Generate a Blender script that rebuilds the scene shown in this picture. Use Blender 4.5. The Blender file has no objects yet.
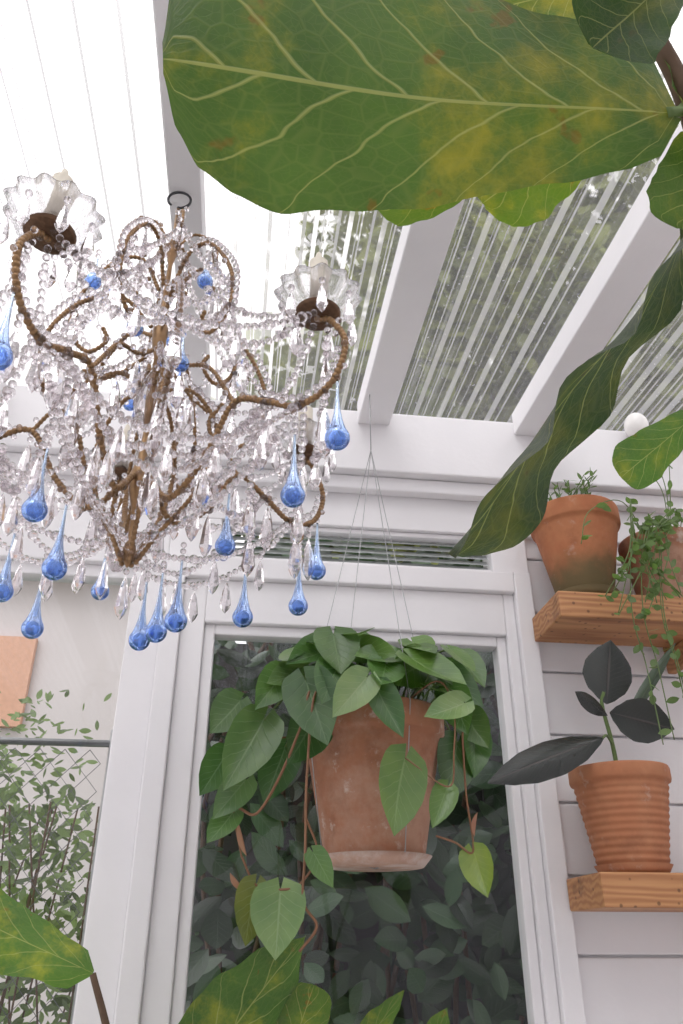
import bpy, math, random
from mathutils import Vector, Matrix
random.seed(7)
S=bpy.context.scene
COL=S.collection
pi=math.pi
# ---------------------------------------------------------------- helpers
class MB:
    def __init__(s): s.v=[];s.f=[];s.uv=[];s.t=[];s.mi=[];s.sm=[]
    def add(s,vs,fs,uvs=None,tint=(1,1,1),mi=0,smooth=True):
        o=len(s.v)
        s.v.extend(vs)
        s.uv.extend(uvs if uvs else [(0,0)]*len(vs))
        if isinstance(tint,list): s.t.extend(tint)
        else: s.t.extend([tint]*len(vs))
        for f in fs:
            s.f.append([i+o for i in f]); s.mi.append(mi); s.sm.append(smooth)
    def build(s,name,mats,parent=None,bevel=0):
        me=bpy.data.meshes.new(name); me.from_pydata([tuple(p) for p in s.v],[],s.f)
        for m in mats: me.materials.append(m)
        me.polygons.foreach_set('material_index',s.mi)
        me.polygons.foreach_set('use_smooth',s.sm)
        ul=me.uv_layers.new(name='UVMap')
        li=[0]*len(me.loops); me.loops.foreach_get('vertex_index',li)
        a=[]
        for i in li: a.extend(s.uv[i])
        ul.data.foreach_set('uv',a)
        ca=me.color_attributes.new('tint','FLOAT_COLOR','POINT')
        a=[]
        for t in s.t: a.extend((t[0],t[1],t[2],1))
        ca.data.foreach_set('color',a)
        me.update()
        ob=bpy.data.objects.new(name,me); COL.objects.link(ob)
        if parent: ob.parent=parent
        if bevel:
            b=ob.modifiers.new('bev','BEVEL'); b.width=bevel; b.segments=2; b.limit_method='ANGLE'
        return ob
def empty(name,loc=(0,0,0)):
    e=bpy.data.objects.new(name,None); COL.objects.link(e); e.empty_display_size=.1; return e
def box(mb,x0,x1,y0,y1,z0,z1,mi=0):
    vs=[(x0,y0,z0),(x1,y0,z0),(x1,y1,z0),(x0,y1,z0),(x0,y0,z1),(x1,y0,z1),(x1,y1,z1),(x0,y1,z1)]
    mb.add(vs,[(0,3,2,1),(4,5,6,7),(0,1,5,4),(1,2,6,5),(2,3,7,6),(3,0,4,7)],mi=mi,smooth=False)
def catmull(P,n=8):
    P=[Vector(p) for p in P]; out=[]
    Q=[P[0]*2-P[1]]+P+[P[-1]*2-P[-2]]
    for i in range(1,len(Q)-2):
        a,b,c,d=Q[i-1],Q[i],Q[i+1],Q[i+2]
        for k in range(n):
            t=k/n
            out.append(0.5*((2*b)+(c-a)*t+(2*a-5*b+4*c-d)*t*t+(3*b-a-3*c+d)*t**3))
    out.append(P[-1]); return out
def tube(mb,pts,r,sides=8,mi=0,r2=None,tint=(1,1,1)):
    pts=[Vector(p) for p in pts]; n=len(pts)
    t=(pts[1]-pts[0]).normalized()
    u=t.orthogonal().normalized()
    vs=[]
    for i,p in enumerate(pts):
        a=pts[max(0,i-1)]; b=pts[min(n-1,i+1)]
        t=(b-a).normalized()
        u=(u-t*u.dot(t)).normalized(); w=t.cross(u)
        rr=r if r2 is None else r+(r2-r)*i/(n-1)
        for k in range(sides):
            an=2*pi*k/sides
            vs.append(p+(u*math.cos(an)+w*math.sin(an))*rr)
    fs=[]
    for i in range(n-1):
        for k in range(sides):
            fs.append((i*sides+k,i*sides+(k+1)%sides,(i+1)*sides+(k+1)%sides,(i+1)*sides+k))
    fs.append(tuple(range(sides))[::-1]); fs.append(tuple((n-1)*sides+k for k in range(sides)))
    mb.add(vs,fs,mi=mi,tint=tint)
def lathe(mb,prof,c,segs=32,mi=0,scal=None,smooth=True,tints=None):
    vs=[];n=len(prof);tl=[]
    for j,(r,z) in enumerate(prof):
        for k in range(segs):
            an=2*pi*k/segs
            rr=r*(1+(scal(an,j) if scal else 0))
            vs.append((c[0]+rr*math.cos(an),c[1]+rr*math.sin(an),c[2]+z))
            tl.append(tints[j] if tints else (1,1,1))
    fs=[]
    for j in range(n-1):
        for k in range(segs):
            fs.append((j*segs+k,j*segs+(k+1)%segs,(j+1)*segs+(k+1)%segs,(j+1)*segs+k))
    mb.add(vs,fs,mi=mi,smooth=smooth,tint=tl)
import bmesh
def ico(sub):
    bm=bmesh.new(); bmesh.ops.create_icosphere(bm,subdivisions=sub,radius=1)
    v=[x.co.copy() for x in bm.verts]; f=[tuple(q.index for q in x.verts) for x in bm.faces]; bm.free(); return v,f
ICO2=ico(2); ICO3=ico(3)
def ball(mb,c,r,t=ICO2,mi=0,sc=(1,1,1),tint=(1,1,1)):
    c=Vector(c); mb.add([c+Vector((p.x*r*sc[0],p.y*r*sc[1],p.z*r*sc[2])) for p in t[0]],t[1],mi=mi,tint=tint)
def interp(tab,t):
    for i in range(len(tab)-1):
        if t<=tab[i+1][0]:
            a,b=tab[i],tab[i+1]; k=(t-a[0])/(b[0]-a[0]); k=k*k*(3-2*k)*.4+k*.6
            return a[1]+(b[1]-a[1])*k
    return tab[-1][1]
FIG=[(0,.05),(.03,.36),(.10,.50),(.25,.62),(.45,.80),(.65,.96),(.78,1.0),(.88,.93),(.94,.78),(.98,.50),(1,.12)]
HEART=[(0,.10),(.03,.62),(.1,.9),(.25,1.0),(.45,.94),(.65,.72),(.82,.40),(.93,.14),(1,.0)]
OVAL=[(0,.02),(.08,.35),(.25,.8),(.45,1.0),(.65,.92),(.82,.6),(.94,.22),(1,.0)]
def leaf(mb,base,tip,wv,hw,prof=OVAL,droop=0.0,cup=0.1,ruf=0.0,notch=0.0,nu=12,nv=6,tint=(1,1,1),mi=0,side=0,ph=0):
    if not isinstance(hw,tuple): hw=(hw,hw)
    base=Vector(base);tip=Vector(tip); ax=tip-base; L=ax.length; ax=ax/L
    wv=Vector(wv); wv=(wv-ax*wv.dot(ax)).normalized(); nz=ax.cross(wv)
    vs=[];uvs=[]
    for i in range(nu+1):
        u=i/nu
        if prof is FIG: u=math.sin(u*pi/2)**.9 if u>0 else 0
        pw=interp(prof,u)
        for j in range(nv+1):
            v=-1+2*j/nv
            h=hw[1] if v>0 else hw[0]; w=pw*h
            back=-notch*L*(abs(v)**1.3)*math.exp(-u*7)
            z=-droop*L*(u*u) + cup*w*abs(v)**1.5 + ruf*h*math.sin(u*19+ph+v*2)*abs(v)**2+ruf*.5*h*math.sin(u*9+ph*2)
            wob=1+(.6*ruf*math.sin(u*23+ph*3+(2 if v>0 else 0))+.4*ruf*math.sin(u*41+ph))
            p=base+ax*(L*u+back)+wv*(w*v*wob+side*L*math.sin(pi*u))+nz*z
            vs.append(p);uvs.append((u,v))
    fs=[]
    for i in range(nu):
        for j in range(nv):
            a=i*(nv+1)+j; fs.append((a,a+1,a+nv+2,a+nv+1))
    mb.add(vs,fs,uvs,tint,mi)
# ---------------------------------------------------------------- node helpers
class NT:
    def __init__(s,name):
        s.m=bpy.data.materials.new(name); s.m.use_nodes=True; s.t=s.m.node_tree; s.n=s.t.nodes; s.n.clear()
        s.out=s.n.new('ShaderNodeOutputMaterial')
    def N(s,ty,**k):
        n=s.n.new(ty)
        for a,b in k.items(): setattr(n,a,b)
        return n
    def L(s,a,b): s.t.links.new(a,b)
    def M(s,op,a,b=None,c=None,clamp=False):
        n=s.n.new('ShaderNodeMath'); n.operation=op; n.use_clamp=clamp
        for i,x in enumerate((a,b,c)):
            if x is None: continue
            if isinstance(x,(int,float)): n.inputs[i].default_value=x
            else: s.L(x,n.inputs[i])
        return n.outputs[0]
    def mix(s,f,a,b,mode='MIX'):
        n=s.n.new('ShaderNodeMix'); n.data_type='RGBA'; n.blend_type=mode
        for i,x in ((0,f),(6,a),(7,b)):
            if isinstance(x,(int,float)): n.inputs[i].default_value=x
            elif isinstance(x,tuple): n.inputs[i].default_value=(x[0],x[1],x[2],1)
            else: s.L(x,n.inputs[i])
        return n.outputs[2]
    def smooth(s,x,a,b):
        n=s.n.new('ShaderNodeMapRange'); n.interpolation_type='SMOOTHSTEP'
        s.L(x,n.inputs[0]); n.inputs[1].default_value=a; n.inputs[2].default_value=b
        return n.outputs[0]
    def noise(s,scale,detail=3,vec=None,rough=.5):
        n=s.n.new('ShaderNodeTexNoise'); n.inputs['Scale'].default_value=scale; n.inputs['Detail'].default_value=detail; n.inputs['Roughness'].default_value=rough
        if vec is not None: s.L(vec,n.inputs['Vector'])
        return n.outputs['Fac']
    def objco(s,scale=(1,1,1)):
        t=s.n.new('ShaderNodeTexCoord'); m=s.n.new('ShaderNodeMapping'); m.inputs['Scale'].default_value=scale
        s.L(t.outputs['Object'],m.inputs[0]); return m.outputs[0]
    def bump(s,h,st=.3,d=.01):
        n=s.n.new('ShaderNodeBump'); n.inputs['Strength'].default_value=st; n.inputs['Distance'].default_value=d; s.L(h,n.inputs['Height']); return n.outputs[0]
    def P(s,col,rough=.5,metal=0,normal=None,**k):
        n=s.n.new('ShaderNodeBsdfPrincipled')
        if isinstance(col,tuple): n.inputs['Base Color'].default_value=(*col,1)
        else: s.L(col,n.inputs['Base Color'])
        if isinstance(rough,(int,float)): n.inputs['Roughness'].default_value=rough
        else: s.L(rough,n.inputs['Roughness'])
        n.inputs['Metallic'].default_value=metal
        if normal is not None: s.L(normal,n.inputs['Normal'])
        for a,b in k.items(): n.inputs[a.replace('_',' ')].default_value=b
        return n.outputs[0]
    def facing(s,lo,hi,pw=4):
        l=s.n.new('ShaderNodeLayerWeight'); l.inputs[0].default_value=.5
        return s.M('ADD',s.M('MULTIPLY',s.M('POWER',l.outputs['Facing'],pw),hi-lo),lo)
    def end(s,sh): s.L(sh,s.out.inputs['Surface']); return s.m
def leafmat(name,dark,light,vein,tcol,trans=.45,rough=.4,N=9,K=2.6,vw=.10,midw=.05,net=0.0,blotch=0.5,vamt=.8,scale=8,wob=.5,spots=0,yel=0):
    m=NT(name)
    uv=m.N('ShaderNodeUVMap'); uv.uv_map='UVMap'
    sp=m.N('ShaderNodeSeparateXYZ'); m.L(uv.outputs[0],sp.inputs[0]); u,v=sp.outputs[0],sp.outputs[1]
    nz=m.noise(3,2,uv.outputs[0])
    av=m.M('ABSOLUTE',v)
    av2=m.M('POWER',av,.85)
    s_=m.M('SUBTRACT',m.M('MULTIPLY',u,N),m.M('MULTIPLY',av2,K))
    s_=m.M('ADD',s_,m.M('MULTIPLY',nz,wob))
    s_=m.M('ADD',s_,m.M('MULTIPLY',m.M('GREATER_THAN',v,0),.4))
    fr=m.M('ABSOLUTE',m.M('SUBTRACT',m.M('FRACT',s_),.5))
    wd=m.M('MULTIPLY',m.M('SUBTRACT',1.25,av),vw)
    lat=m.M('SUBTRACT',1,m.M('DIVIDE',fr,wd),clamp=True)
    lat=m.M('POWER',lat,.7)
    mid=m.M('SUBTRACT',1,m.smooth(av,midw*.5,midw))
    ve=m.M('MAXIMUM',lat,mid,clamp=True)
    if net:
        for sc_,am in (((17,6.5,1),net),((50,19,1),net*.55)):
            vo=m.N('ShaderNodeTexVoronoi',feature='DISTANCE_TO_EDGE'); mp=m.N('ShaderNodeMapping'); mp.inputs['Scale'].default_value=sc_
            m.L(uv.outputs[0],mp.inputs[0]); m.L(mp.outputs[0],vo.inputs['Vector']); vo.inputs['Scale'].default_value=1
            nt=m.M('MULTIPLY',m.M('SUBTRACT',1,m.smooth(vo.outputs['Distance'],.0,.08)),am)
            ve=m.M('MAXIMUM',ve,nt)
    co=m.objco()
    b=m.smooth(m.noise(scale,4,co),.5-.25,.5+.25)
    at=m.N('ShaderNodeAttribute',attribute_name='tint')
    col=m.mix(m.M('MULTIPLY',b,blotch),dark,light)
    tc=m.mix(m.M('MULTIPLY',b,blotch),tcol,tuple(min(1,x*1.5) for x in tcol))
    if yel:
        y=m.M('MULTIPLY',m.smooth(m.noise(13,6,co,.65),.47,.72),yel)
        col=m.mix(y,col,(.20,.19,.02)); tc=m.mix(y,tc,(.62,.52,.03))
    if spots:
        y=m.M('MULTIPLY',m.smooth(m.noise(34,3,co),.66,.72),spots)
        col=m.mix(y,col,(.14,.07,.01)); tc=m.mix(y,tc,(.25,.12,.01))
    col=m.mix(1.0,col,at.outputs['Color'],'MULTIPLY')
    vf=m.M('MULTIPLY',ve,vamt)
    c2=m.mix(vf,col,m.mix(.6,vein,m.mix(1.0,vein,at.outputs['Color'],'MULTIPLY')))
    tc=m.mix(1.0,tc,at.outputs['Color'],'MULTIPLY')
    tc=m.mix(m.M('MULTIPLY',vf,.8),tc,vein)
    n=m.bump(m.M('SUBTRACT',1,ve),.35,.004)
    p=m.P(c2,rough,0,n)
    tr=m.N('ShaderNodeBsdfTranslucent'); m.L(tc,tr.inputs[0])
    mx=m.N('ShaderNodeMixShader'); mx.inputs[0].default_value=trans; m.L(p,mx.inputs[1]); m.L(tr.outputs[0],mx.inputs[2])
    return m.end(mx.outputs[0])
# ---------------------------------------------------------------- materials
def paint():
    m=NT('white_paint'); co=m.objco()
    c=m.mix(m.smooth(m.noise(3,5,co),.3,.8),(.83,.81,.83),(.75,.735,.76))
    return m.end(m.P(c,.45,0,m.bump(m.noise(60,3,co),.15,.003)))
WHITE=paint()
def simple(name,col,rough=.5,metal=0,var=.2,sc=20,bumpst=.2):
    m=NT(name); co=m.objco(); nz=m.noise(sc,4,co)
    c=m.mix(nz,tuple(x*(1-var) for x in col),tuple(min(1,x*(1+var)) for x in col))
    return m.end(m.P(c,rough,metal,m.bump(nz,bumpst,.003)))
def terracotta(name,col,pale,amt,moss=0,z0=0,lime=.45):
    m=NT(name); co=m.objco()
    a=m.smooth(m.noise(6,7,co,.7),.42,.62); b=m.noise(45,4,co); d=m.smooth(m.noise(11,6,co,.7),.5,.72)
    c=m.mix(m.M('MULTIPLY',a,amt),col,pale); c=m.mix(m.M('MULTIPLY',b,.5),c,tuple(x*.5 for x in col))
    c=m.mix(m.M('MULTIPLY',d,.6),c,tuple(x*.5 for x in col))
    if moss:
        sp=m.N('ShaderNodeSeparateXYZ'); m.L(co,sp.inputs[0])
        g=m.M('SUBTRACT',1,m.smooth(m.M('ADD',sp.outputs[2],m.M('MULTIPLY',m.noise(14,5,co),.14)),z0+.12,z0+.22))
        c=m.mix(m.M('MULTIPLY',g,moss),c,(.075,.065,.022))
    w_=m.smooth(m.noise(19,5,co,.7),.57,.70); c=m.mix(m.M('MULTIPLY',w_,lime),c,(.62,.54,.48))
    return m.end(m.P(c,.85,0,m.bump(b,.3,.003)))
UZ=2.292
TERRA=terracotta('terracotta',(.36,.14,.07),(.46,.28,.20),.7,lime=.5)
TERRA2=terracotta('terracotta_mossy',(.42,.13,.05),(.48,.19,.08),.6,.9,UZ,lime=.2)
TERRA3=terracotta('terracotta_orange',(.42,.15,.065),(.47,.22,.11),.4,lime=.25)
SOIL=simple('soil',(.035,.022,.015),.95,0,.5,60,.8)
def wood(name,c1,c2,sc=(1.5,14,14)):
    m=NT(name); co=m.objco(sc)
    w=m.N('ShaderNodeTexWave',wave_type='BANDS',bands_direction='Z'); m.L(co,w.inputs['Vector']); w.inputs['Scale'].default_value=1.6; w.inputs['Distortion'].default_value=9; w.inputs['Detail'].default_value=3
    f=m.M('MULTIPLY',w.outputs['Fac'],.8)
    c=m.mix(f,c1,c2)
    k=m.smooth(m.noise(1.2,2,co),.58,.70); c=m.mix(m.M('MULTIPLY',k,.5),c,tuple(x*.4 for x in c2))
    h=m.N('ShaderNodeTexVoronoi'); m.L(m.objco(),h.inputs['Vector']); h.inputs['Scale'].default_value=38
    k=m.M('SUBTRACT',1,m.smooth(h.outputs['Distance'],.10,.2)); c=m.mix(m.M('MULTIPLY',k,.7),c,tuple(x*.2 for x in c2))
    return m.end(m.P(c,.6,0,m.bump(w.outputs['Fac'],.2,.003)))
PINE=wood('aged_pine',(.47,.22,.085),(.30,.11,.04))
BARK=simple('bark',(.10,.06,.035),.9,0,.5,40,.8)
STEM=simple('green_stem',(.10,.16,.04),.6)
VINE=simple('vine_stem',(.20,.09,.04),.6)
BRONZE=simple('gilded_brass',(.25,.145,.07),.38,.8,.4,80)
RUST=simple('rusty_metal',(.12,.06,.03),.8,.3,.6,120,.6)
DARKMETAL=simple('dark_metal',(.05,.05,.055),.5,.6)
WIREM=simple('galvanised_wire',(.35,.35,.36),.4,.8)
CANDLE=simple('candle_sleeve',(.66,.60,.50),.6)
def glass(name,col,rough=0.0,ior=1.5,tint=False,tr=.3):
    m=NT(name); g=m.N('ShaderNodeBsdfGlass'); g.inputs['Color'].default_value=(*col,1); g.inputs['Roughness'].default_value=rough; g.inputs['IOR'].default_value=ior
    t=m.N('ShaderNodeBsdfTransparent'); t.inputs[0].default_value=(*col,1)
    if tint:
        at=m.N('ShaderNodeAttribute',attribute_name='tint'); m.L(at.outputs['Color'],g.inputs['Color']); m.L(at.outputs['Color'],t.inputs[0])
    mx=m.N('ShaderNodeMixShader'); mx.inputs[0].default_value=tr; m.L(g.outputs[0],mx.inputs[1]); m.L(t.outputs[0],mx.inputs[2])
    return m.end(mx.outputs[0])
CRYSTAL=glass('crystal_glass',(.94,.92,.93),ior=1.52,tr=.2); BLUEG=glass('blue_glass',(.22,.42,.93),tint=True,tr=.3)
BOBG=glass('bobeche_glass',(.95,.945,.955),tr=.3)
def pane():
    m=NT('window_glass'); t=m.N('ShaderNodeBsdfTransparent'); t.inputs[0].default_value=(.95,.97,.97,1)
    g=m.N('ShaderNodeBsdfGlossy'); g.inputs['Roughness'].default_value=.02; g.inputs[0].default_value=(.9,.92,1,1)
    mx=m.N('ShaderNodeMixShader'); m.L(m.facing(.04,.9,5),mx.inputs[0]); m.L(t.outputs[0],mx.inputs[1]); m.L(g.outputs[0],mx.inputs[2])
    return m.end(mx.outputs[0])
PANE=pane()
def poly():
    m=NT('corrugated_polycarbonate')
    ge=m.N('ShaderNodeNewGeometry'); sp=m.N('ShaderNodeSeparateXYZ'); m.L(ge.outputs['Normal'],sp.inputs[0])
    ax=m.M('ABSOLUTE',sp.outputs[0])
    co=m.objco((45,.8,1)); st=m.smooth(m.noise(1,3,co),.55,.8)
    co2=m.objco(); sp2=m.smooth(m.noise(140,2,co2),.66,.74)
    f=m.M('MULTIPLY',m.smooth(ax,.1,.6),.28)
    f=m.M('ADD',f,m.M('MULTIPLY',st,.20)); f=m.M('ADD',f,m.M('MULTIPLY',sp2,.25)); f=m.M('ADD',f,.06,clamp=True)
    t=m.N('ShaderNodeBsdfTransparent'); t.inputs[0].default_value=(.97,.975,.97,1)
    rf=m.N('ShaderNodeBsdfRefraction'); rf.inputs['Color'].default_value=(.97,.975,.97,1); rf.inputs['Roughness'].default_value=.15; rf.inputs['IOR'].default_value=1.04
    m0=m.N('ShaderNodeMixShader'); m0.inputs[0].default_value=.72; m.L(t.outputs[0],m0.inputs[1]); m.L(rf.outputs[0],m0.inputs[2])
    tr=m.N('ShaderNodeBsdfTranslucent'); tr.inputs[0].default_value=(.95,.95,.96,1)
    mx=m.N('ShaderNodeMixShader'); m.L(f,mx.inputs[0]); m.L(m0.outputs[0],mx.inputs[1]); m.L(tr.outputs[0],mx.inputs[2])
    g=m.N('ShaderNodeBsdfGlossy'); g.inputs['Roughness'].default_value=.15
    m2=m.N('ShaderNodeMixShader'); m.L(m.facing(.03,.5,4),m2.inputs[0]); m.L(mx.outputs[0],m2.inputs[1]); m.L(g.outputs[0],m2.inputs[2])
    return m.end(m2.outputs[0])
POLY=poly()
FIGM=leafmat('fig_leaf',(.026,.062,.014),(.055,.092,.02),(.40,.42,.12),(.085,.18,.02),trans=.5,rough=.4,N=6,K=1.8,vw=.042,midw=.02,net=.13,blotch=.8,vamt=.75,scale=14,wob=.35,spots=.6,yel=.7)
PHIL=leafmat('philodendron_leaf',(.045,.105,.032),(.11,.18,.06),(.20,.30,.14),(.11,.21,.04),trans=.22,rough=.28,N=7,K=2.2,vw=.06,midw=.05,blotch=.5,vamt=.45,scale=20)
HEDGE=leafmat('laurel_leaf',(.018,.042,.018),(.045,.08,.034),(.09,.15,.08),(.05,.10,.03),trans=.15,rough=.3,N=8,K=2,vw=.08,midw=.06,blotch=.6,vamt=.3)
RUBBER=leafmat('rubber_leaf',(.010,.015,.013),(.025,.025,.022),(.07,.05,.05),(.03,.04,.02),trans=.06,rough=.25,N=14,K=3,vw=.03,midw=.06,blotch=.4,vamt=.4)
TREEL=leafmat('tree_leaf',(.05,.075,.025),(.20,.20,.09),(.3,.3,.15),(.20,.22,.07),trans=.4,rough=.6,vamt=.2,blotch=.8,scale=1.5)
VINEL=leafmat('vine_leaf',(.07,.13,.04),(.14,.21,.08),(.2,.35,.1),(.14,.26,.06),trans=.4,rough=.4,vamt=.3)
SHRUB=leafmat('shrub_leaf',(.06,.09,.035),(.15,.18,.08),(.2,.3,.1),(.14,.20,.06),trans=.35,rough=.5,vamt=.3,scale=3)
# ---------------------------------------------------------------- world, camera
w=bpy.data.worlds.new('overcast_sky'); S.world=w; w.use_nodes=True
bg=w.node_tree.nodes['Background']
tc=w.node_tree.nodes.new('ShaderNodeTexCoord'); sx=w.node_tree.nodes.new('ShaderNodeSeparateXYZ'); cr=w.node_tree.nodes.new('ShaderNodeValToRGB')
w.node_tree.links.new(tc.outputs['Generated'],sx.inputs[0]); w.node_tree.links.new(sx.outputs[2],cr.inputs[0]); w.node_tree.links.new(cr.outputs[0],bg.inputs[0])
cr.color_ramp.elements[0].color=(.80,.775,.79,1); cr.color_ramp.elements[1].color=(1,.965,.98,1); cr.color_ramp.elements[1].position=.5
bg.inputs[1].default_value=1.75
sun=bpy.data.lights.new('sun','SUN'); sun.energy=1.0; sun.angle=math.radians(30); so=bpy.data.objects.new('sun',sun); COL.objects.link(so)
so.rotation_euler=(math.radians(35),math.radians(-20),0)
cd=bpy.data.cameras.new('camera'); cam=bpy.data.objects.new('camera',cd); COL.objects.link(cam); S.camera=cam
cam.location=(0,0,1.5); cam.rotation_euler=(math.radians(90+28.9),0,math.radians(-7.3))
cd.sensor_fit='VERTICAL'; cd.sensor_height=36; cd.sensor_width=24; cd.lens=28; cd.clip_start=.02
S.view_settings.view_transform='Standard'; S.view_settings.exposure=-.08; S.view_settings.gamma=1.10
# ---------------------------------------------------------------- room shell
m=MB()
z=0.0
while z<2.62:
    z1=min(z+.160,2.66); box(m,.785,2.4,1.985,2.0,z,z1); z+=.166
box(m,.785,2.4,2.0,2.06,0,2.55)
box(m,-2.4,.785,1.985,2.06,0,.60)
box(m,-2.4,2.4,1.967,2.06,2.55,2.93)
m.build('wall_back',[WHITE],bevel=.003)
m=MB(); box(m,-2.4,2.4,1.90,1.965,2.70,2.905); box(m,-2.4,2.4,1.93,1.966,2.655,2.699)
m.build('trim_header',[WHITE],bevel=.005)
win=empty('window_1')
m=MB()
box(m,-.215,-.165,1.955,2.05,.6,2.43); box(m,-.165,-.105,1.975,2.04,.7,2.37); box(m,-.105,-.077,1.99,2.04,.7,2.25)
box(m,.735,.785,1.955,2.05,.6,2.43); box(m,.705,.735,1.975,2.04,.7,2.37); box(m,.68,.705,1.99,2.04,.7,2.25)
box(m,-.165,.735,1.955,2.05,2.37,2.43); box(m,-.105,.705,1.975,2.04,2.25,2.37); box(m,-.077,.68,1.99,2.04,2.222,2.25)
box(m,-.165,.735,1.955,2.05,.6,.70)
m.build('frame',[WHITE],win,bevel=.004)
def vplane(m,x0,x1,y,z0,z1): m.add([(x0,y,z0),(x1,y,z0),(x1,y,z1),(x0,y,z1)],[(0,1,2,3)],smooth=False)
m=MB(); vplane(m,-.08,.69,2.014,.7,2.23); m.build('glass',[PANE],win)
tw=empty('window_2')
m=MB(); box(m,-.215,-.08,1.966,2.05,2.431,2.549); box(m,.68,.785,1.966,2.05,2.431,2.549); box(m,-.08,.68,1.98,2.03,2.431,2.445); box(m,-.08,.68,1.98,2.03,2.535,2.549)
m.build('frame',[WHITE],tw,bevel=.003)
m=MB()
for i in range(5):
    z=2.447+i*.018
    m.add([(-.08,1.995,z),(.68,1.995,z),(.68,2.015,z+.021),(-.08,2.015,z+.021)],[(0,1,2,3)],smooth=False)
LOUV=NT('frosted_louvre'); gl=LOUV.P((.55,.58,.58),.15,0,Transmission_Weight=.3); LOUV.end(gl)
m.build('louvre_slats',[LOUV.m],tw)
lw=empty('window_3')
m=MB(); box(m,-.30,-.215,1.978,2.05,.6,2.40); box(m,-2.4,-.215,1.965,2.05,2.40,2.549); box(m,-2.4,-.30,1.985,2.04,2.365,2.40); box(m,-2.4,-.30,1.955,2.05,.6,.68)
box(m,-1.5,-1.38,1.978,2.05,.68,2.365)
m.build('frame',[WHITE],lw,bevel=.004)
m=MB(); vplane(m,-2.4,-.29,2.014,.68,2.37); m.build('glass',[PANE],lw)
m=MB(); box(m,2.4,2.5,-2.4,2.06,0,3.0); m.build('wall_right',[WHITE])
m=MB(); box(m,-2.5,2.5,-2.5,-2.4,0,3.0); m.build('wall_rear',[WHITE])
m=MB(); box(m,-2.5,-2.4,-2.4,2.06,0,.8); box(m,-2.5,-2.4,-2.4,2.06,2.55,2.9)
for y in (-2.4,-1.3,-.2,.9,1.96): box(m,-2.5,-2.4,y,y+.1,.8,2.55)
m.build('wall_left',[WHITE],bevel=.004)
m=MB(); box(m,-2.5,2.5,-2.5,2.06,-.1,0); m.build('floor',[simple('pale_stone',(.68,.66,.65),.8,0,.1)])
def rz(y): return 2.95-.045*(2-y)
m=MB()
for x0,wd_ in ((-2.0,.09),(-1.40,.09),(-.80,.09),(-.205,.065),(.29,.095),(.765,.095),(1.29,.095),(1.85,.095)):
    x1=x0+wd_; y0,y1=-2.4,1.90
    a=rz(y0);b=rz(y1); D=.088
    vs=[(x0,y0,a-D),(x1,y0,a-D),(x1,y1,b-D),(x0,y1,b-D),(x0,y0,a-.012),(x1,y0,a-.012),(x1,y1,b-.012),(x0,y1,b-.012)]
    m.add(vs,[(0,3,2,1),(4,5,6,7),(0,1,5,4),(1,2,6,5),(2,3,7,6),(3,0,4,7)],smooth=False)
m.build('trim_rafters',[WHITE],bevel=.004)
m=MB()
xs=[]
pitch=.076; prof=[(0,0),(.18,0),(.30,1),(.52,1),(.64,0),(.78,0),(.82,.25),(.88,.25),(.92,0)]
x=-2.45
while x<2.45:
    for a,b in prof: xs.append((x+a*pitch,b*.016))
    x+=pitch
ys=[-2.45+i*.5 for i in range(10)]
vs=[(a,y,rz(y)+h) for y in ys for a,h in xs]; nx=len(xs)
m.add(vs,[(j*nx+i,j*nx+i+1,(j+1)*nx+i+1,(j+1)*nx+i) for j in range(len(ys)-1) for i in range(nx-1)],smooth=False)
m.build('ceiling',[POLY])
# ---------------------------------------------------------------- shelves
for zt,x0 in ((UZ,.77),(1.648,.775)):
    m=MB(); box(m,x0,2.0,1.755,1.95,zt-.068,zt)
    for bx in (1.15,1.75): box(m,bx,bx+.025,1.88,1.985,zt-.13,zt-.069); box(m,bx,bx+.025,1.951,1.985,zt-.069,zt)
    m.build('wooden_shelf',[PINE],bevel=.004)
# ---------------------------------------------------------------- pots
def pot(mb,c,rt,rb,h,rimh=.18,mi=0,ribs=0,soil=1):
    p=[(0.0,0),(rb*.95,0),(rb,.004)]
    hb=h*(1-rimh); n=24 if not ribs else 96
    for i in range(n+1):
        t=i/n; r=rb+(rt*.93-rb)*t
        if ribs: r+=.0012*math.sin(t*2*pi*ribs)
        p.append((r,.004+(hb-.004)*t))
    p+=[(rt*.985,hb+.003),(rt,hb+.008),(rt,h-.005),(rt*.985,h),(rt*.93,h),(rt*.90,h-.01),(rt*.88,h*.86)]
    lathe(mb,p,c,48,mi)
    lathe(mb,[(rt*.885,h*.87),(rt*.5,h*.885),(0.001,h*.89)],c,24,soil)
def saucer(mb,c,r,h=.022,mi=0):
    lathe(mb,[(0,0),(r*.85,0),(r,h),(r*.97,h),(r*.83,.006),(0,.006)],c,48,mi)
e=empty('potted_seedling')
m=MB(); saucer(m,(.885,1.845,UZ),.085,.026); pot(m,(.885,1.845,UZ+.007),.120,.070,.262,.20); m.build('pot',[TERRA2,SOIL],e)
m=MB()
for i in range(22):
    a=random.uniform(0,2*pi); r0=random.uniform(0,.07)
    b=Vector((.885+r0*math.cos(a),1.845+r0*math.sin(a),UZ+.24)); t=b+Vector((random.uniform(-.14,.1),random.uniform(-.14,.0),random.uniform(.03,.13)))
    tube(m,catmull([b,(b+t)/2+Vector((0,0,.02)),t],4),.0012,5,1)
    for k in range(6):
        q=b.lerp(t,.4+.12*k); d=Vector((random.uniform(-1,1),random.uniform(-1,.2),random.uniform(-.3,.8))).normalized()*.025
        leaf(m,q,q+d,(random.random(),random.random(),.2),.006,nu=4,nv=2,tint=(1,1,.8))
m.build('foliage',[VINEL,STEM],e)
e=empty('potted_trailing_vine')
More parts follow.
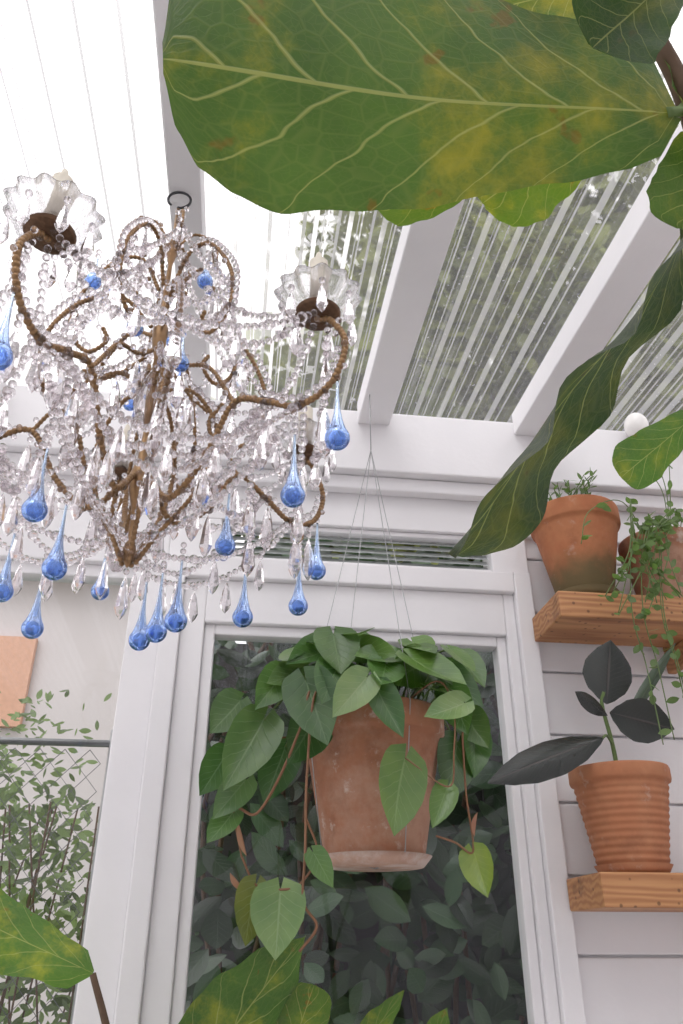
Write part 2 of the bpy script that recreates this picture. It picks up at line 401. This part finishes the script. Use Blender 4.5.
m=MB(); pot(m,(1.12,1.85,UZ),.105,.07,.20,.2); m.build('pot',[TERRA,SOIL],e)
m=MB()
def trail(P,n,r=.0014,ls=.03):
    c=catmull(P,8); tube(m,c,r,5,1)
    for k in range(n):
        q=c[random.randrange(len(c)//6,len(c))]; d=Vector((random.uniform(-1,1),random.uniform(-1,.4),random.uniform(-.9,.5))).normalized()
        g=random.uniform(.8,1.4)
        leaf(m,q,q+d*ls*random.uniform(.6,1.2),(random.uniform(-1,1),random.uniform(-.4,.4),random.uniform(-1,1)),ls*.27,nu=5,nv=2,tint=(g,g,.8*g))
for i in range(12):
    x=1.10+random.uniform(-.08,.06)
    trail([(x,1.82,UZ+.17),(x-random.uniform(.02,.08),1.72,UZ+.20+random.uniform(-.02,.06)),(x-random.uniform(0.08,.18),1.67,UZ+.08),(x-random.uniform(.05,.20),1.66,UZ-.03-random.uniform(0,.08))],13)
for i in range(4):
    x=1.04+random.uniform(-.05,.05)
    trail([(x+.04,1.8,UZ+.18),(x-.02,1.70,UZ+.17),(x-.08,1.67,2.22),(x-.06,1.69,2.08),(x-.05,1.70,1.95-random.uniform(0,.06))],13)
for i in range(3):
    x=1.14; trail([(x,1.83,UZ+.17),(x+.01*i,1.8,2.62),(x-.05+.04*i,1.78,2.70+.02*i)],4)
trail([(1.08,1.82,UZ+.17),(.98,1.74,UZ+.26),(.86,1.70,UZ+.20),(.82,1.69,UZ+.10)],8)
m.build('foliage',[VINEL,STEM],e)
e=empty('potted_rubber_plant')
m=MB(); saucer(m,(.895,1.845,1.648),.085,.02); pot(m,(.895,1.845,1.654),.115,.076,.222,.16,ribs=12); m.build('pot',[TERRA3,SOIL],e)
m=MB()
tube(m,catmull([(.895,1.845,1.84),(.885,1.83,1.93),(.865,1.81,2.02),(.87,1.8,2.05)],6),.006,8,1,.004)
leaf(m,(.872,1.80,2.02),(.905,1.79,2.18),(1,-.2,-.2),.060,nu=14,nv=6,cup=.25)
leaf(m,(.876,1.80,2.00),(1.01,1.76,1.955),(.2,-.3,1),.052,nu=14,nv=6,cup=.2)
tube(m,catmull([(.885,1.83,1.93),(.86,1.80,1.945),(.84,1.78,1.935)],4),.003,6,1)
leaf(m,(.845,1.785,1.936),(.53,1.64,1.82),(-.2,.35,1),.042,droop=-.10,nu=18,nv=6,cup=.3)
leaf(m,(.875,1.81,1.995),(.77,1.74,2.03),(.1,-.3,1),.02,nu=10,nv=4,cup=.3)
leaf(m,(.90,1.80,1.96),(1.06,1.76,2.17),(1,0,-.7),.015,nu=14,nv=4,cup=.5,tint=(2.5,3.5,2))
m.build('foliage',[RUBBER,STEM],e)
m=MB(); lathe(m,[(0,0),(.02,0),(.022,.03),(.014,.035)],(1.14,1.86,2.82),20); ball(m,(1.14,1.86,2.895),.036,ICO3,sc=(1,1,1.25)); box(m,1.125,1.155,1.86,1.90,2.82,2.84)
m.build('wall_lamp',[simple('opal_white',(.8,.78,.76),.25)])
# ---------------------------------------------------------------- hanging philodendron
e=empty('hanging_potted_philodendron')
PX=.293
PC=(PX,1.75,1.662)
m=MB(); pot(m,PC,.158,.103,.300,.20); m.build('pot',[TERRA,SOIL],e)
m=MB(); saucer(m,(PC[0],PC[1],PC[2]-.012),.118,.020); m.build('saucer',[terracotta('limed_saucer',(.50,.30,.22),(.70,.62,.57),.8)],e)
m=MB(); ap=Vector((PX+.01,1.75,2.667))
for a in (20,110,200,290):
    a=math.radians(a); rim=Vector((PX+.161*math.cos(a),1.75+.161*math.sin(a),1.955)); bt=Vector((PX+.120*math.cos(a),1.75+.120*math.sin(a),1.670))
    tube(m,[ap,rim,bt],.0011,5)
    tube(m,[bt,Vector((PX,1.75,1.648))],.0011,5)
tube(m,[ap,ap+Vector((0,0,.20))],.0014,6)
m.build('hanger_wires',[WIREM],e)
m=MB()
LV=[
((.19,1.62,2.10),(.20,1.59,1.995),.046,(1.2,1.2,1.0)),
((.25,1.55,1.985),(.178,1.53,1.895),.036,(2.6,2.1,2.3)),
((.13,1.6,1.99),(.178,1.56,1.835),.050,(.75,.9,.8)),
((.145,1.7,2.055),(.048,1.66,1.98),.034,(1.8,1.6,1.6)),
((.05,1.66,1.92),(-.025,1.62,1.765),.048,(1.5,1.4,1.4)),
((.00,1.70,1.97),(-.06,1.68,1.89),.04,(1.1,1.1,1.1)),
((.350,1.6,2.05),(.445,1.55,1.955),.060,(1.3,1.35,.7)),
((.450,1.55,1.94),(.355,1.53,1.895),.028,(2.6,2.1,2.3)),
((.325,1.56,1.83),(.279,1.54,1.68),.048,(1.4,1.35,.8)),
((.27,1.56,1.97),(.318,1.55,1.86),.030,(.8,1,.8)),
((.235,1.66,2.085),(.33,1.6,2.04),.036,(1.3,1.3,.8)),
((.505,1.75,2.11),(.545,1.71,2.02),.034,(1,1.1,.8)),
((.475,1.72,1.90),(.428,1.68,1.765),.045,(.7,.8,.7)),
((.476,1.66,1.675),(.495,1.64,1.588),.030,(2.6,2.0,.9)),
((.094,1.62,1.60),(.089,1.6,1.485),.046,(2.2,1.9,1.9)),
((.05,1.66,1.61),(.028,1.64,1.505),.034,(1.9,1.2,.8)),
((.33,1.64,2.07),(.225,1.58,2.02),.038,(1.6,1.6,1.2)),
((.193,1.66,2.08),(.09,1.62,2.03),.04,(.9,1.1,.8)),
((.40,1.66,2.06),(.30,1.60,1.985),.045,(1.2,1.3,.6)),
((.16,1.65,1.93),(.10,1.6,1.82),.045,(.6,.8,.7)),
((.30,1.70,2.11),(.26,1.62,2.03),.045,(.9,1.1,.7)),
((.44,1.70,2.06),(.53,1.68,1.97),.04,(.8,1,.8)),
((.10,1.72,1.88),(.06,1.70,1.76),.04,(.7,.9,.8)),
((.50,1.74,1.97),(.54,1.70,1.88),.036,(1.1,1.1,.9)),
((.02,1.66,1.80),(-.04,1.64,1.72),.03,(1.3,1.3,1.3)),
((.41,1.58,1.78),(.37,1.56,1.70),.024,(1.2,1.3,.7)),
((.09,1.68,2.03),(.03,1.62,1.93),.036,(1.2,1.3,1.0)),
((.45,1.66,2.0),(.47,1.6,1.88),.036,(.9,1.1,.7)),
((.20,1.60,2.03),(.16,1.55,1.93),.040,(.9,1.1,.8)),
((.12,1.70,2.09),(.10,1.63,2.02),.034,(2.0,1.7,1.7)),
((.38,1.70,2.12),(.40,1.62,2.05),.036,(1.6,1.6,.9)),
((.30,1.60,2.03),(.27,1.54,1.95),.038,(1.0,1.25,.7)),
((.46,1.68,2.10),(.50,1.62,2.03),.030,(1.4,1.4,.8)),
((.52,1.73,1.93),(.50,1.70,1.82),.032,(.8,1,.7)),
((-.02,1.70,1.86),(-.07,1.68,1.77),.034,(.9,1.1,.9)),
((.00,1.66,1.74),(-.045,1.63,1.67),.026,(1.1,1.2,.9)),
((.15,1.58,1.66),(.185,1.56,1.60),.020,(1.1,1.3,.7)),
]
for i,(b,t,hw,ti) in enumerate(LV):
    b=Vector(b);t=Vector(t); ax=(t-b).normalized()
    wv=ax.cross(Vector((random.uniform(-.55,.55),-1,.35+random.uniform(-.3,.5))))
    leaf(m,b,t,wv,hw*1.1,HEART,droop=random.uniform(-.05,.22),cup=random.uniform(-.5,-.15),notch=.18,nu=16,nv=10,tint=ti)
    c=Vector((PX,1.75,1.95)) 
    if b.z>1.85 and (Vector((b.x,b.y,0))-Vector((c.x,c.y,0))).length<.27:
        s0=c+Vector(((b.x-c.x)*.5,(b.y-c.y)*.4,0)); tube(m,catmull([s0,(s0+b)/2+Vector((0,0,.05)),b],5),.0022,6,2)
for i in range(60):
    a=random.uniform(0,2*pi); r=random.uniform(.02,.18)
    b=Vector((PX+r*math.cos(a),1.75+r*math.sin(a)*.8,1.98+random.uniform(0,.13)))
    d=Vector((math.cos(a)+random.uniform(-.4,.4),math.sin(a)-.4,random.uniform(-.9,-.1))).normalized()*random.uniform(.07,.11)
    g=random.uniform(.6,1.5)
    leaf(m,b,b+d,d.cross(Vector((random.uniform(-.3,.3),-.4,1))),random.uniform(.030,.045),HEART,cup=-.2,notch=.15,nu=10,nv=6,tint=(g*1.05,g*1.1,g*.75))
    tube(m,catmull([(PX+.03*math.cos(a),1.75+.03*math.sin(a),1.92),(b.x,b.y,b.z-.03),b],4),.002,5,2)
def vine(P,r=.003): tube(m,catmull(P,8),r*.85,7,1)
vine([(.22,1.68,1.94),(.145,1.60,1.97),(.125,1.59,1.90),(.085,1.62,1.80),(.045,1.64,1.735),(.01,1.65,1.745)],.0032)
vine([(.20,1.66,1.94),(.15,1.585,1.96),(.135,1.575,1.80),(.135,1.58,1.66),(.135,1.60,1.58),(.16,1.6,1.54),(.13,1.6,1.50)],.003)
vine([(.135,1.58,1.72),(.16,1.60,1.66),(.13,1.61,1.61),(.094,1.62,1.60),(.05,1.66,1.61),(.02,1.66,1.66)],.0025)
vine([(.40,1.68,1.95),(.46,1.62,1.97),(.465,1.64,1.88),(.47,1.66,1.78),(.476,1.66,1.675),(.44,1.66,1.69),(.40,1.65,1.70)],.0026)
vine([(.33,1.66,1.95),(.40,1.575,1.99),(.425,1.55,1.93),(.42,1.55,1.84),(.41,1.57,1.78),(.325,1.56,1.83)],.002)
vine([(.10,1.72,1.9),(.03,1.68,1.88),(.0,1.66,1.80),(-.0,1.66,1.74),(.02,1.66,1.66)],.002)
for b,t in (((.03,1.66,1.66),(.01,1.65,1.72)),((.478,1.65,1.70),(.485,1.64,1.745)),((.03,1.66,1.60),(.0,1.65,1.63))):
    leaf(m,b,t,(.5,.5,.2),.008,OVAL,nu=6,nv=4,cup=.8,mi=3)
PINKL=leafmat('new_leaf_pink',(.35,.15,.10),(.4,.25,.12),(.5,.3,.2),(.4,.2,.1),trans=.3,vamt=.2)
m.build('foliage',[PHIL,VINE,STEM,PINKL],e)
# ---------------------------------------------------------------- fiddle leaf figs
e=empty('fiddle_leaf_fig')
m=MB()
tube(m,catmull([(.43,.42,.25),(.45,.43,1.0),(.42,.43,1.5),(.36,.415,1.87),(.31,.345,2.05),(.28,.32,2.11),(.265,.30,2.16)],8),.012,10,1,.006)
leaf(m,(.282,.334,2.035),(-.073,.312,1.990),(.06,.479,-.8755),(.118,.080),FIG,droop=.0,cup=-.18,ruf=.03,notch=.03,nu=70,nv=28,side=.02,tint=(1,1,1))
tube(m,catmull([(.305,.343,2.06),(.295,.336,2.042),(.282,.334,2.035)],4),.004,8,2)
leaf(m,(.2545,.4305,2.165),(.094,.4915,2.095),(.2,.35,-.85),.032,FIG,cup=-.2,ruf=.06,nu=30,nv=14,tint=(1.9,1.7,1),ph=1)
leaf(m,(.342,.431,2.23),(.200,.502,2.125),(.3,.3,-.8),.046,FIG,cup=-.2,ruf=.06,nu=30,nv=14,tint=(1.9,1.7,1),ph=2)
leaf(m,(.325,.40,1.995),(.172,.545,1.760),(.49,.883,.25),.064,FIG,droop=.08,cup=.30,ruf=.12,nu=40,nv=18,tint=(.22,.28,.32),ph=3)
leaf(m,(.317,.349,2.042),(.308,.385,1.975),(1,0,0),.036,FIG,cup=.2,ruf=.05,nu=20,nv=10,ph=1)
leaf(m,(.495,.678,2.035),(.410,.721,1.968),(.5,.3,-.7),.030,FIG,cup=-.2,ruf=.05,nu=20,nv=10,tint=(1.1,1.3,1.2),ph=5)
leaf(m,(.250,.304,2.15),(.160,.324,2.12),(.1,.4,-.8),.034,FIG,cup=.2,ruf=.05,nu=20,nv=10,tint=(1.7,1.5,1))
leaf(m,(.245,.25,2.045),(.195,.276,1.999),(.7,.2,-.6),.034,FIG,cup=.3,ruf=.05,nu=20,nv=10,tint=(.5,.6,.6))
leaf(m,(.290,.33,2.10),(.330,.36,2.02),(.7,.3,.3),.03,FIG,cup=.3,ruf=.05,nu=20,nv=10,tint=(.8,.9,.8))
tube(m,catmull([(.43,.43,1.5),(.52,.60,1.85),(.51,.67,2.0),(.495,.678,2.035)],6),.005,8,1,.003)
tube(m,catmull([(.35,.41,1.93),(.345,.41,1.97),(.325,.40,1.995)],4),.004,8,2)
m.build('foliage',[FIGM,BARK,STEM],e)
m=MB(); pot(m,(.43,.42,0),.17,.12,.3,.2); m.build('pot',[TERRA,SOIL],e)
e=empty('fiddle_leaf_fig')
m=MB()
tube(m,catmull([(-.06,1.77,.25),(-.07,1.77,.8),(-.06,1.76,1.05),(-.04,1.75,1.18)],8),.014,10,1,.010)
tube(m,catmull([(-.06,1.77,1.0),(-.15,1.74,1.20),(-.194,1.73,1.36),(-.235,1.709,1.465)],8),.009,8,1,.006)
leaf(m,(-.235,1.709,1.465),(-.60,1.68,1.615),(.15,.45,.9),.078,FIG,droop=-.0,cup=.25,ruf=.06,nu=30,nv=14,tint=(1.4,1.6,1.2),ph=2)
FB=[((-.12,1.82,1.20),(.145,1.70,1.535),(.8,.35,-.5),.085,(1.0,1.2,1)),
((.10,1.84,1.23),(.170,1.74,1.450),(.9,.1,-.3),.050,(1.6,1.6,1)),
((.22,1.83,1.27),(.345,1.76,1.44),(.8,.2,-.4),.03,(1.3,1.5,1)),
((.37,1.84,1.25),(.43,1.77,1.41),(.9,.2,-.2),.036,(1.3,1.5,1))]
for i,(b,t,wv,hw,ti) in enumerate(FB):
    leaf(m,b,t,wv,hw,FIG if i==1 else OVAL,droop=.05,cup=.25,ruf=.05,nu=30,nv=14,tint=ti,ph=i*2)
    tube(m,catmull([(-.05,1.76,1.1),((b[0]-.04)/2,1.80,1.14),b],6),.005,8,2)
m.build('foliage',[FIGM,BARK,STEM],e)
m=MB(); pot(m,(-.06,1.77,0),.17,.12,.3,.2); m.build('pot',[TERRA,SOIL],e)
# ---------------------------------------------------------------- chandelier
CH=empty('crystal_chandelier')
CX,CY=-.18,1.11
fr=MB(); bd=MB(); cr_=MB(); bl=MB(); bo=MB(); ca=MB()
def pol(r,z,a): return Vector((CX+r*math.cos(a),CY+r*math.sin(a),z))
def resample(pts,sp):
    out=[];acc=0
    for i in range(len(pts)-1):
        a,b=pts[i],pts[i+1]; L=(b-a).length
        if L==0: continue
        d=sp-acc if acc else 0
        while d<L:
            out.append(a.lerp(b,d/L)); d+=sp
        acc=(L-(d-sp))%sp
    return out
def rod(P,r=.0032,beads=True):
    c=catmull(P,10); tube(fr,c,r,8)
    if beads:
        for i,q in enumerate(resample(c,.0080)): ball(fr,q,r*1.35)
        for i,q in enumerate(resample(c,.018)):
            an=i*2.4; ball(bd,q+Vector((math.cos(an),math.sin(an),math.cos(an*1.7)*.6))*.0075,.0050)
def strand(a,b,sag,r=.0056,sp=.0118):
    pts=[]
    n=24
    for i in range(n+1):
        t=i/n; p=a.lerp(b,t); p.z-=sag*4*t*(1-t); pts.append(p)
    for i,q in enumerate(resample(pts,sp)):
        ball(bd,q,r*(1.5 if i%5==0 else 1))
    return pts
def prism(p,L,w):
    n=8; rings=[(.12,w*.35),(.28,w*.62),(.72,w),(.88,w*.6)]
    ang=random.random()
    vs=[p.copy()]
    for t,r in rings:
        for k in range(n):
            a=ang+2*pi*k/n; vs.append(p+Vector((r*math.cos(a),r*math.sin(a)*.6,-t*L)))
    vs.append(p+Vector((0,0,-L)))
    fs=[(0,1+(k+1)%n,1+k) for k in range(n)]
    for j in range(3):
        for k in range(n): fs.append((1+j*n+k,1+j*n+(k+1)%n,1+(j+1)*n+(k+1)%n,1+(j+1)*n+k))
    l=len(vs)-1
    fs+=[(l,1+3*n+k,1+3*n+(k+1)%n) for k in range(n)]
    cr_.add(vs,fs,smooth=False)
def hang(p,L=.07,w=.009,nb=2):
    p=Vector(p)
    for k in range(nb): ball(bd,p-Vector((0,0,.006+.011*k)),.0052)
    prism(p-Vector((0,0,.011*nb+.002)),L,w)
def blue(p,L=.105,R=.0175,nb=1):
    p=Vector(p)
    for k in range(nb): ball(bd,p-Vector((0,0,.006+.011*k)),.005)
    z0=-.011*nb
    pr=[]
    for i in range(19):
        t=i/18; h=L-2*R
        pr.append((.0020+.0035*(t**1.5)+(R*.66-.0035)*(t**4),z0-h*t*1.0))
    zc=z0-L+R
    r_end=pr[-1][0]; a0=math.asin(min(1,r_end/R))
    zj=zc+R*math.cos(a0); k=(zj-z0)/(pr[-1][1]-z0)
    pr=[(r,z0+(z-z0)*k) for r,z in pr]
    for i in range(1,15):
        a=a0+(pi-a0)*i/14; pr.append((max(R*math.sin(a),.0002),zc+R*math.cos(a)))
    pr=[(.0002,z0)]+pr
    tn=[]
    for r,z in pr:
        t=min(1,max(0,(z0-z)/(L*.95))); t=t**1.8
        tn.append((.74+(.33-.74)*t,.85+(.50-.85)*t,.97+(.93-.97)*t))
    lathe(bl,pr,p,20,tints=tn)
def blue_at(x,y,z,L=.105,R=.0175,nb=2): blue((x,y,z+L-R+.011*nb),L,R,nb)
lathe(fr,[(.0005,2.0),(.007,2.01),(.010,2.03),(.005,2.05),(.006,2.10),(.014,2.13),(.016,2.16),(.008,2.19),(.005,2.24),(.005,2.40),(.012,2.43),(.014,2.46),(.006,2.49),(.004,2.62),(.010,2.65),(.010,2.67),(.004,2.69),(.004,2.77),(.0005,2.775)],(CX,CY,0),20)
lathe(cr_,[(.006,2.25),(.022,2.27),(.028,2.30),(.022,2.33),(.01,2.36),(.006,2.37)],(CX,CY,0),16,smooth=False)
hk=[]
for i in range(25):
    a=-pi/2+2*pi*.88*i/24; hk.append(Vector((CX+.022*math.cos(a),CY,2.798+.022*math.sin(a))))
tube(fr,hk,.0026,8,mi=1); tube(fr,[Vector((CX,CY,2.777)),Vector((CX,CY,2.755))],.003,8,mi=1)
AR=[math.radians(-38+72*i) for i in range(5)]
for i,a in enumerate(AR):
    h=a+math.radians(36)
    rod([pol(.015,2.56,a),pol(.05,2.63,a),pol(.10,2.62,a),pol(.15,2.53,a),pol(.155,2.45,a),pol(.12,2.405,a),pol(.09,2.43,a),pol(.10,2.46,a)])
    rod([pol(.02,2.15,a),pol(.07,2.10,a),pol(.13,2.15,a),pol(.18,2.235,a),pol(.24,2.215,a),pol(.30,2.185,a),pol(.355,2.205,a),pol(.378,2.265,a),pol(.355,2.318,a),pol(.33,2.335,a)],.0040)
    rod([pol(.015,2.33,h),pol(.07,2.33,h),pol(.115,2.25,h),pol(.09,2.14,h),pol(.04,2.06,h),pol(.012,2.01,h)])
    rod([pol(.02,2.46,h),pol(.08,2.49,h),pol(.15,2.43,h),pol(.19,2.33,h),pol(.17,2.24,h),pol(.12,2.22,h),pol(.10,2.27,h),pol(.12,2.31,h)])
    rod([pol(.008,2.67,h),pol(.04,2.705,h),pol(.08,2.68,h),pol(.08,2.63,h),pol(.05,2.61,h)],.0024)
    rod([pol(.02,2.40,a),pol(.06,2.36,a),pol(.12,2.33,a),pol(.16,2.27,a),pol(.18,2.235,a)],.0030)
    bc=pol(.33,2.335,a)
    lathe(fr,[(.0005,0),(.010,.0),(.032,.004),(.035,.010),(.032,.012),(.012,.012),(.011,.03),(.0005,.03)],bc,24,mi=2)
    sc=lambda an,j:(.07*math.cos(an*12) if j in (3,4,5) else .03*math.cos(an*12))
    lathe(bo,[(.012,.016),(.030,.013),(.046,.020),(.058,.034),(.064,.046),(.061,.046),(.055,.036),(.044,.0235),(.03,.0165),(.012,.019)],bc,96,scal=sc)
    lathe(ca,[(.0005,.03),(.014,.03),(.0145,.115),(.008,.118),(.004,.135),(.0005,.14)],bc,16)
    top=pol(.012,2.66,a)
    an=AR[(i+1)%5]
    strand(top,pol(.30,2.365,a),.07)
    strand(pol(.08,2.64,h),pol(.155,2.50,a),.02)
    strand(pol(.08,2.64,h),pol(.155,2.50,an),.02)
    strand(pol(.155,2.49,a),pol(.155,2.49,an),.07)
    p=strand(pol(.35,2.35,a),pol(.35,2.35,an),.10)
    for k in (3,8,16,21): hang(p[k],.055,.009,1)
    strand(pol(.33,2.35,a),pol(.19,2.33,h),.06); strand(pol(.33,2.35,an),pol(.19,2.33,h),.06)
    p2=strand(pol(.31,2.19,a),pol(.31,2.19,an),.11)
    for k in (4,8,12,16,20): hang(p2[k],.06,.010,1)
    p3=strand(pol(.22,2.20,a),pol(.22,2.20,an),.13)
    for k in (6,12,18): hang(p3[k],.065,.010,1)
    strand(pol(.30,2.185,a),pol(.015,2.04,a),.045)
    strand(pol(.24,2.21,a),pol(.10,2.16,h),.05); strand(pol(.24,2.21,an),pol(.10,2.16,h),.05)
    strand(pol(.19,2.33,h),pol(.155,2.45,a),.03); strand(pol(.19,2.33,h),pol(.155,2.45,an),.03)
    strand(pol(.17,2.24,h),pol(.03,2.07,h),.03)
    strand(pol(.18,2.30,h),pol(.02,2.42,h),.05)
    for P in ([pol(.05,2.645,a),pol(.10,2.63,a),pol(.16,2.535,a),pol(.165,2.45,a)],[pol(.08,2.50,h),pol(.16,2.435,h),pol(.20,2.33,h),pol(.18,2.23,h)],[pol(.24,2.23,a),pol(.30,2.20,a),pol(.352,2.22,a),pol(.366,2.265,a)]):
        for q in resample(catmull(P,8),.014): ball(bd,q,.0058)
    for k in range(7):
        t=a+2*pi*k/7; hang(bc+Vector((.055*math.cos(t),.055*math.sin(t),.03)),.055,.009,1)
    hang(pol(.345,2.2,a),.085,.012,3)
    hang(pol(.25,2.21,a),.09,.013,1); hang(pol(.18,2.235,a),.08,.012,2); hang(pol(.13,2.15,a),.08,.011,1)
    hang(pol(.155,2.45,a),.09,.013,1); hang(pol(.10,2.62,a),.07,.011,1); hang(pol(.19,2.33,h),.09,.013,1); hang(pol(.08,2.67,h),.06,.010,1)
    hang(pol(.12,2.22,h),.08,.012,1); hang(pol(.115,2.25,h),.07,.011,1); hang(pol(.15,2.43,h),.08,.012,1)
    hang(pol(.06,2.36,a),.08,.012,1); hang(pol(.09,2.14,h),.08,.011,1)
    blue(pol(.365,2.215,a),.115,.0172)
for q in ((.054,.95,2.05),(.09,1.30,2.03),(-.005,1.25,1.985),(-.041,1.20,2.09),(-.104,1.15,1.935),(-.137,1.20,1.935),(-.167,1.25,1.938),(-.335,1.25,1.95),(-.268,1.05,1.967),(-.296,1.0,2.03),(-.378,1.2,1.99)):
    blue_at(*q,L=.118,R=.0172,nb=3)
for q in ((-.107,1.05,2.53),(-.213,1.05,2.41),(-.145,1.05,2.387),(-.295,1.05,2.506),(-.128,1.02,2.32),(-.16,1.3,2.45),(-.24,1.25,2.40)):
    blue_at(*q,L=.068,R=.0140,nb=2)
hang((CX,CY,2.0),.07,.01,1)
fr.build('frame',[BRONZE,DARKMETAL,RUST],CH); bd.build('bead_strands',[CRYSTAL],CH); cr_.build('crystal_prisms',[CRYSTAL],CH); bl.build('blue_drops',[BLUEG],CH); bo.build('bobeches',[BOBG],CH); ca.build('candle_sleeves',[CANDLE],CH)
# ---------------------------------------------------------------- outdoors
m=MB(); box(m,-14,14,2.06,16,-.12,-.02); m.build('ground',[simple('grass',(.07,.12,.03),.9,0,.5,6)])
m=MB()
def rl(c,s,g,prof=OVAL,nu=4,nv=2,mi=0,face=.5,tint=None,w=(.22,.32)):
    d=Vector((random.uniform(-1,1),random.uniform(-1,.6)*face,random.uniform(-1,.4))).normalized()
    n=Vector((random.uniform(-.8,.8),-1,random.uniform(-.2,1.0)))
    leaf(m,c,Vector(c)+d*s,d.cross(n),s*random.uniform(*w),prof,droop=random.uniform(-.1,.2),cup=random.uniform(-.3,.3),nu=nu,nv=nv,tint=tint or (g,g,g),mi=mi)
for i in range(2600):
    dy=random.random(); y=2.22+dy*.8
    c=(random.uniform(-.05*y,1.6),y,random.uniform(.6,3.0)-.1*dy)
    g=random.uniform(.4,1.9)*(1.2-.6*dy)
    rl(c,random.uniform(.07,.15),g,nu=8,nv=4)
for i in range(24):
    x=random.uniform(-.05,1.4); tube(m,catmull([(x,2.9,0),(x+random.uniform(-.1,.1),2.8,1.0),(x+random.uniform(-.2,.2),2.6,1.9),(x+random.uniform(-.2,.3),2.5,2.5)],5),.008,6,1)
m.build('laurel_hedge',[HEDGE,BARK])
m=MB()
for i in range(15): box(m,-.25+i*.15,-.095+i*.15,3.12+.01*(i%2),3.15+.01*(i%2),-.02,2.6)
m.build('hedge_shade_backdrop',[simple('backdrop_shade_dark',(.035,.033,.03),.9)])  # dark boards added as a backdrop, standing in for shade behind the leaves
def tree(base,top,cs,n,name):
    global m
    e=empty(name)
    m=MB(); tube(m,catmull([base,((base[0]+top[0])/2+.1,(base[1]+top[1])/2,(base[2]+top[2])/2),top],8),.10,10,0,.03)
    for c,r in cs:
        tube(m,catmull([(top[0],top[1],top[2]*.55),((top[0]+c[0])/2,(top[1]+c[1])/2,(top[2]*.6+c[2])/2),c],6),.035,7,0,.012)
    m.build('trunk',[BARK],e)
    m=MB()
    for k in range(n):
        c,r=random.choice(cs)
        d=Vector((random.gauss(0,1),random.gauss(0,1),random.gauss(0,1))).normalized()*r*random.uniform(.1,1)**.5
        p=Vector(c)+d; g=random.uniform(.3,2.2)
        rl(p,random.uniform(.10,.22),g,nu=4,nv=2,face=1,tint=(g,g,g*random.uniform(.6,1.1)),w=(.25,.4))
    m.build('foliage',[TREEL],e)
tree((1.6,4.6,-.02),(1.9,4.5,5.0),[((.6,4.4,4.4),.9),((1.5,4.2,5.2),1.0),((2.5,4.3,4.6),1.0),((1.2,4.6,6.3),1.0),((2.4,4.6,6.0),1.1),((3.3,4.5,5.3),1.0),((.9,4.2,3.5),.8),((1.9,4.3,3.6),.9),((1.9,4.6,7.2),1.0)],13000,'tree')
tree((4.2,5.0,-.02),(4.0,4.6,5.5),[((4.2,4.4,4.3),1.0),((3.4,4.2,3.4),.9),((4.0,4.4,6.0),1.2),((5.0,4.5,5.0),1.1),((3.2,4.2,6.6),1.0)],7500,'tree')
e=empty('chain_link_fence')
m=MB(); FY=3.2
tube(m,[(-4.5,FY,2.2),(-.45,FY,2.2)],.014,8)
for x in (-4.3,-2.4,-.47): tube(m,[(x,FY,0),(x,FY,2.25)],.022,8)
m.build('posts',[WIREM],e)
m=MB(); dd=.046
x=-4.4;q=0
while x<-.5:
    pts=[]
    z=.05;k=0
    while z<2.2:
        s_=1 if (k+q)%2 else -1
        pts.append((x+dd/2*s_,FY+.002*s_,z)); z+=dd*1.1;k+=1
    tube(m,pts,.0020,4); x+=dd;q+=1
m.build('mesh',[simple('weathered_wire',(.12,.12,.12),.6,.3)],e)
m=MB()
for i in range(9000):
    x=random.uniform(-4.2,-.3); hgt=1.95+.22*math.sin(x*5)+.15*math.sin(x*17)
    c=(x,random.uniform(3.3,4.2),.5+random.uniform(0,1)**.8*(hgt-.5))
    g=random.uniform(.6,2.0); rl(c,random.uniform(.04,.08),g,nu=4,nv=2,tint=(g,g*1.03,g*.9),w=(.12,.24))
for i in range(300):
    x=random.uniform(-1.0,-.65)+random.uniform(-.5,.2)*random.random(); c=(x,random.uniform(3.3,3.6),random.uniform(1.8,2.45)); g=random.uniform(.9,2.0); rl(c,random.uniform(.03,.06),g,tint=(g,g*1.05,g*.9),w=(.12,.24))
for i in range(60):
    x=random.uniform(-3.5,-.4); y=random.uniform(3.3,3.8); tube(m,catmull([(x,y,0),(x+random.uniform(-.1,.1),y,1),(x+random.uniform(-.2,.2),y,2.0)],4),.004,5,1)
m.build('garden_shrub',[SHRUB,BARK])
m=MB(); box(m,-9,-.6,9,13,-.02,5.4); box(m,-9.1,-2.32,8.9,8.99,3.6,4.6,1)
m.add([(-9.3,8.7,5.3),(-.3,8.7,5.3),(-1.5,11,6.8),(-8,11,6.8)],[(0,1,2,3)],mi=2,smooth=False)
m.build('neighbour_house',[simple('render_pink',(.60,.54,.54),.8,0,.1,1),simple('orange_cladding',(.62,.33,.22),.8),simple('roof_tile',(.6,.5,.48),.8)])
